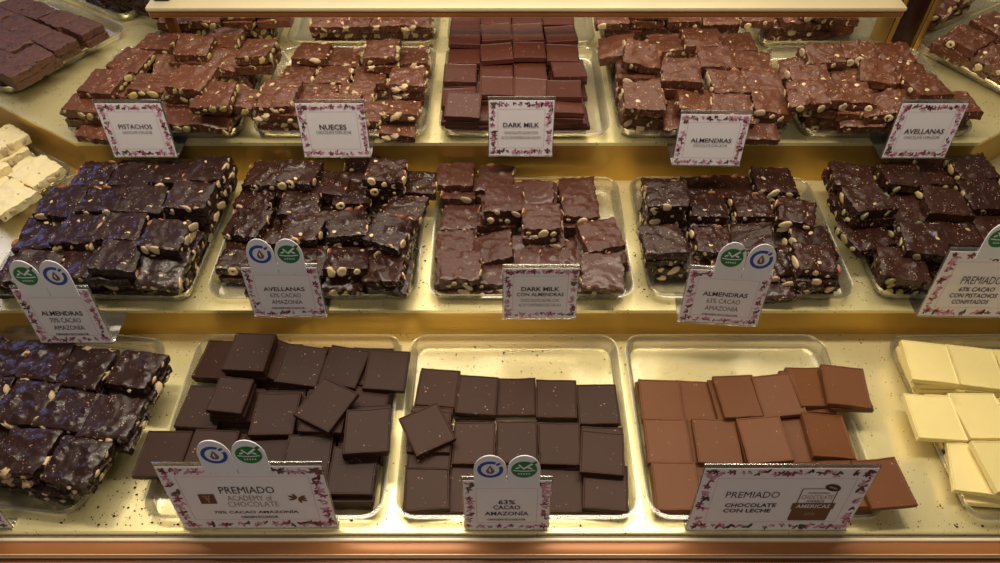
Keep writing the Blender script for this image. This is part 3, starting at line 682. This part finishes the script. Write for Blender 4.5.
def sign(bl, br, topy, z, lines, label, badges=(), extra=None, seed=0, skew=0, base=.05, bx=None):
    a, b = P(*bl, z), P(*br, z); mid = (a+b)/2; w = (b-a).length; yaw = math.atan2(b.y-a.y, b.x-a.x)
    up = Vector((0, math.sin(LEAN), math.cos(LEAN))); h = .05
    lo, hi = .01, .25
    for _ in range(40):
        h = (lo+hi)/2
        if ypix(mid + up*h) > topy: lo = h
        else: hi = h
    root = empty('price_sign', mid, yaw); tag(root, label, 'sign', 'bordered card signs in clear acrylic holders')
    bm = bmesh.new(); box(bm, -w/2-.001, w/2+.001, 0, .002, 0, h+.004, 0, .0004); box(bm, -w/2-.001, w/2+.001, .002, base, 0, .0018, 0, .0004)
    box(bm, -w/2-.001, w/2+.001, -.0022, 0, 0, .002, 0, .0004)
    for v in bm.verts:
        if v.co.z > .0022: v.co.y += v.co.z*math.tan(LEAN)
        v.co.x += skew*v.co.z
    link('acrylic_holder', bm_mesh(bm, 'acrylic_holder', M['acrylic'], 30), root)
    cardw = w - .001; ch = h/math.cos(LEAN) - .003
    bm = bmesh.new(); box(bm, -cardw/2, cardw/2, -.0006, -.0001, 0, ch)
    card = link('paper_card', bm_mesh(bm, 'paper_card', M['card']), root, (0, .0002, .0015), (-LEAN, 0, 0))
    link('floral_border', floral(cardw, ch, seed), card, (0, -.0003, 0))
    for s, cx, cy, lw, lh, m, bold in lines: lettering(card, s, (cx-.5)*cardw, (1-cy)*ch, lw*cardw, lh*ch, M[m], -.0011, bold)
    if extra: extra(card, cardw, ch)
    bw = .0335
    for i, kd in enumerate(badges):
        bh = .034
        off = (bx if bx is not None else 0)*w
        t = badge(root, off + (i-.5)*(bw+.0006), 0, bw, bh, kd)
    for c in root.children:
        if c.name.startswith('badge'):
            c.scale = (1.02, 1, 1.45)
            for e in c.children: e.scale = (1.04, 1, .80); e.location.z = .0048
            c.rotation_euler = (-LEAN, 0, 0); c.location = (c.location.x, (h-.004)*math.tan(LEAN) - .0030, h - .004)
    return root
sub = ('CHOCOLATE CON LECHE', .5, .53, .46, .05, 'ink', 0)
z3, z2 = T3 + .0003, T2 + .0003
sign((115, 157), (178, 157), 103, z3, [('PISTACHOS', .5, .42, .52, .085, 'ink', .01), sub], 'grey bordered card sign reading PISTACHOS on the upper deck', seed=1)
sign((305, 157), (371, 157), 103, z3, [('NUECES', .5, .43, .40, .10, 'ink', .02), ('CHOCOLATE CON LECHE', .5, .53, .52, .06, 'ink', 0)], 'bordered card sign reading NUECES on the upper deck', seed=2)
sign((489, 156), (552, 156), 100, z3, [('DARK MILK', .5, .43, .56, .085, 'ink', .02), ('CHOCOLATE LECHE CON', .5, .57, .52, .05, 'ink', 0), ('ALTO CONTENIDO DE CACAO', .5, .66, .62, .05, 'ink', 0)], 'bordered card sign reading DARK MILK alone on the upper deck', seed=3)
sign((672, 165), (739, 166), 114, z3, [('ALMENDRAS', .5, .50, .60, .085, 'ink', .02), ('CHOCOLATE CON LECHE', .5, .60, .50, .05, 'ink', 0)], 'bordered card sign reading ALMENDRAS on the upper deck', seed=4)
sign((881, 158), (944, 158), 103, z3, [('AVELLANAS', .5, .50, .62, .09, 'ink', .02), ('CHOCOLATE CON LECHE', .5, .61, .56, .055, 'ink', 0)], 'bordered card sign reading AVELLANAS on the upper deck', seed=5)
def three(t, pc): return [(t, .5, .43, .56, .085, 'ink', .02), (pc, .5, .56, .42, .09, 'ink', 0), ('AMAZONÍA', .5, .69, .42, .11, 'ink', 0), ('ORIGEN ECUADOR', .5, .83, .46, .042, 'ink', .02)]
sign((42, 343), (114, 343), 289, z2, three('ALMENDRAS', '70% CACAO'), 'card sign reading ALMENDRAS 70% CACAO AMAZONÍA with two badges at far left', ('green', 'blue'), seed=6)
sign((255, 316), (327, 316), 267, z2, three('AVELLANAS', '63% CACAO'), 'white card sign reading AVELLANAS 63% CACAO AMAZONÍA with two badges', ('blue', 'green'), seed=7)
sign((503, 318), (575, 318), 268, z2, [('DARK MILK', .5, .40, .52, .085, 'ink', .03), ('CON ALMENDRAS', .5, .51, .64, .075, 'ink', .02), ('CHOCOLATE LECHE CON', .5, .63, .52, .06, 'ink', 0), ('ALTO CONTENIDO DE CACAO', .5, .73, .58, .06, 'ink', 0)], 'white card sign reading DARK MILK CON ALMENDRAS on the middle deck', seed=8)
sign((678, 321), (756, 326), 271, z2, three('ALMENDRAS', '63% CACAO'), 'tilted card sign reading ALMENDRAS 63% CACAO AMAZONÍA right of the DARK MILK one', ('green', 'blue'), seed=9, bx=.12)
def award(card, w, h, cx, cy, s):
    bm = bmesh.new(); y = -.0012
    X, Z = (cx-.5)*w, (1-cy)*h
    W, H = .26*w*s, .60*h*s
    lw = .0012
    # outline of the upper field, its band and the brown lower field
    flat(bm, [(X-W*.42, Z), (X-W*.42+lw, Z), (X-W*.42+lw, Z+H*.42), (X-W*.42, Z+H*.40)], y, 0)
    flat(bm, [(X+W*.42-lw, Z), (X+W*.42, Z), (X+W*.42, Z+H*.40), (X+W*.42-lw, Z+H*.42)], y, 0)
    flat(bm, [(X-W*.42, Z+H*.42-lw), (X+W*.42, Z+H*.42-lw), (X+W*.40, Z+H*.42), (X-W*.40, Z+H*.42)], y-.00001, 0)
    flat(bm, [(X-W*.5, Z-H*.14), (X+W*.5, Z-H*.14), (X+W*.5, Z+H*.03), (X-W*.5, Z+H*.03)], y-.00002, 0)
    flat(bm, [(X-W*.44, Z-H*.46), (X+W*.44, Z-H*.46), (X+W*.46, Z-H*.42), (X+W*.46, Z-H*.12), (X-W*.46, Z-H*.12), (X-W*.46, Z-H*.42)], y, 0)
    flat(bm, ell(X+W*.26, Z+H*.44, W*.20, H*.085, 16, 0, -.45), y-.00003, 1); flat(bm, ell(X+W*.26, Z+H*.44, W*.13, H*.02, 10, 0, -.45), y-.00005, 2)
    link('award_emblem', flatmesh(bm, 'award_emblem', [M['brown_ink'], M['ink'], M['tan_ink']]), card)
    for t, dz, lw_, lh, m in (('INTERNATIONAL', .30, .5, .05, 'brown_ink'), ('CHOCOLATE', .19, .72, .11, 'tan_ink'), ('AWARDS', .08, .42, .07, 'brown_ink'), ('AMERICAS', -.055, .78, .10, 'card'), ('2018', -.27, .24, .08, 'tan_ink')):
        lettering(card, t, X, Z + dz*H, W*lw_, H*lh, M[m], y-.0001, .01)
sign((917, 316), (1046, 318), 252, z2, [('PREMIADO', .34, .42, .30, .12, 'ink', 0), ('63% CACAO', .34, .56, .27, .07, 'ink', .02), ('CON PISTACHOS', .34, .66, .36, .07, 'ink', .02), ('CONFITADOS', .34, .76, .28, .07, 'ink', .02)], 'wide card sign reading PREMIADO 63% CACAO CON PISTACHOS CONFITADOS', ('green', 'blue'), extra=lambda c, w, h: award(c, w, h, .74, .55, 1), seed=10, bx=-.10)
def academy(card, w, h):
    bm = bmesh.new(); y = -.0012
    X, Z = (.235-.5)*w, .50*h
    q = .050*w
    flat(bm, [(X-q, Z-q*1.05), (X+q, Z-q*1.05), (X+q, Z+q*1.05), (X-q, Z+q*1.05)], y, 0)
    for k in range(3): flat(bm, [(X-q*.5+k*q*.4, Z+q*.8), (X-q*.35+k*q*.4, Z+q*.8), (X+q*.25-k*q*.1, Z-q*.8), (X+q*.12-k*q*.1, Z-q*.8)], y-.0001, 1)
    link('square_logo', flatmesh(bm, 'square_logo', [M['maroon'], M['tan_ink']]), card)
    bm = bmesh.new(); X = (.80-.5)*w; Z = .50*h; s = .058*w
    for a, l in ((2.6, 1), (2.0, .8), (.6, .9), (-.5, 1.0), (-1.2, .7), (3.4, .8), (.1, .7)):
        flat(bm, ell(X+s*.6*math.cos(a), Z+s*.5*math.sin(a), s*.55*l, s*.17, 10, 0, a), y-.00001*a, 0)
    link('pod_drawing', flatmesh(bm, 'pod_drawing', [M['brown_ink']]), card)
sign((185, 528), (338, 527), 466, T1 + .0003, [('PREMIADO', .5, .36, .34, .11, 'ink', 0), ('ACADEMY of', .50, .49, .28, .085, 'tan_ink', 0), ('CHOCOLATE', .51, .59, .32, .085, 'tan_ink', 0), ('70% CACAO AMAZONÍA', .51, .72, .54, .055, 'ink', .02), ('ORIGEN ECUADOR', .52, .81, .24, .042, 'ink', .02)],
     'wide card sign reading PREMIADO ACADEMY of CHOCOLATE 70% CACAO AMAZONÍA', ('blue', 'green'), extra=academy, seed=11, base=.012)
sign((465, 529), (548, 529), 480, T1 + .0003, [('63%', .5, .42, .20, .09, 'ink', .02), ('CACAO', .5, .53, .32, .085, 'ink', .02), ('AMAZONÍA', .5, .65, .52, .10, 'ink', .02), ('ORIGEN ECUADOR', .5, .79, .46, .042, 'ink', .02)],
     'small card sign reading 63% CACAO AMAZONÍA on the front deck', ('blue', 'green'), seed=12, base=.012)
sign((686, 530), (845, 530), 468, T1 + .0003, [('PREMIADO', .33, .40, .32, .10, 'ink', 0), ('CHOCOLATE', .34, .57, .31, .065, 'ink', .03), ('CON LECHE', .33, .66, .29, .065, 'ink', .03)],
     'wide card sign reading PREMIADO CHOCOLATE CON LECHE with brown award emblem', extra=lambda c, w, h: award(c, w, h, .72, .55, 1), seed=13, base=.012)
sign((-64, 528), (13, 528), 470, T1 + .0003, [], 'flower bordered card sign cut off at bottom left corner, before the nut slabs', seed=14, base=.012)
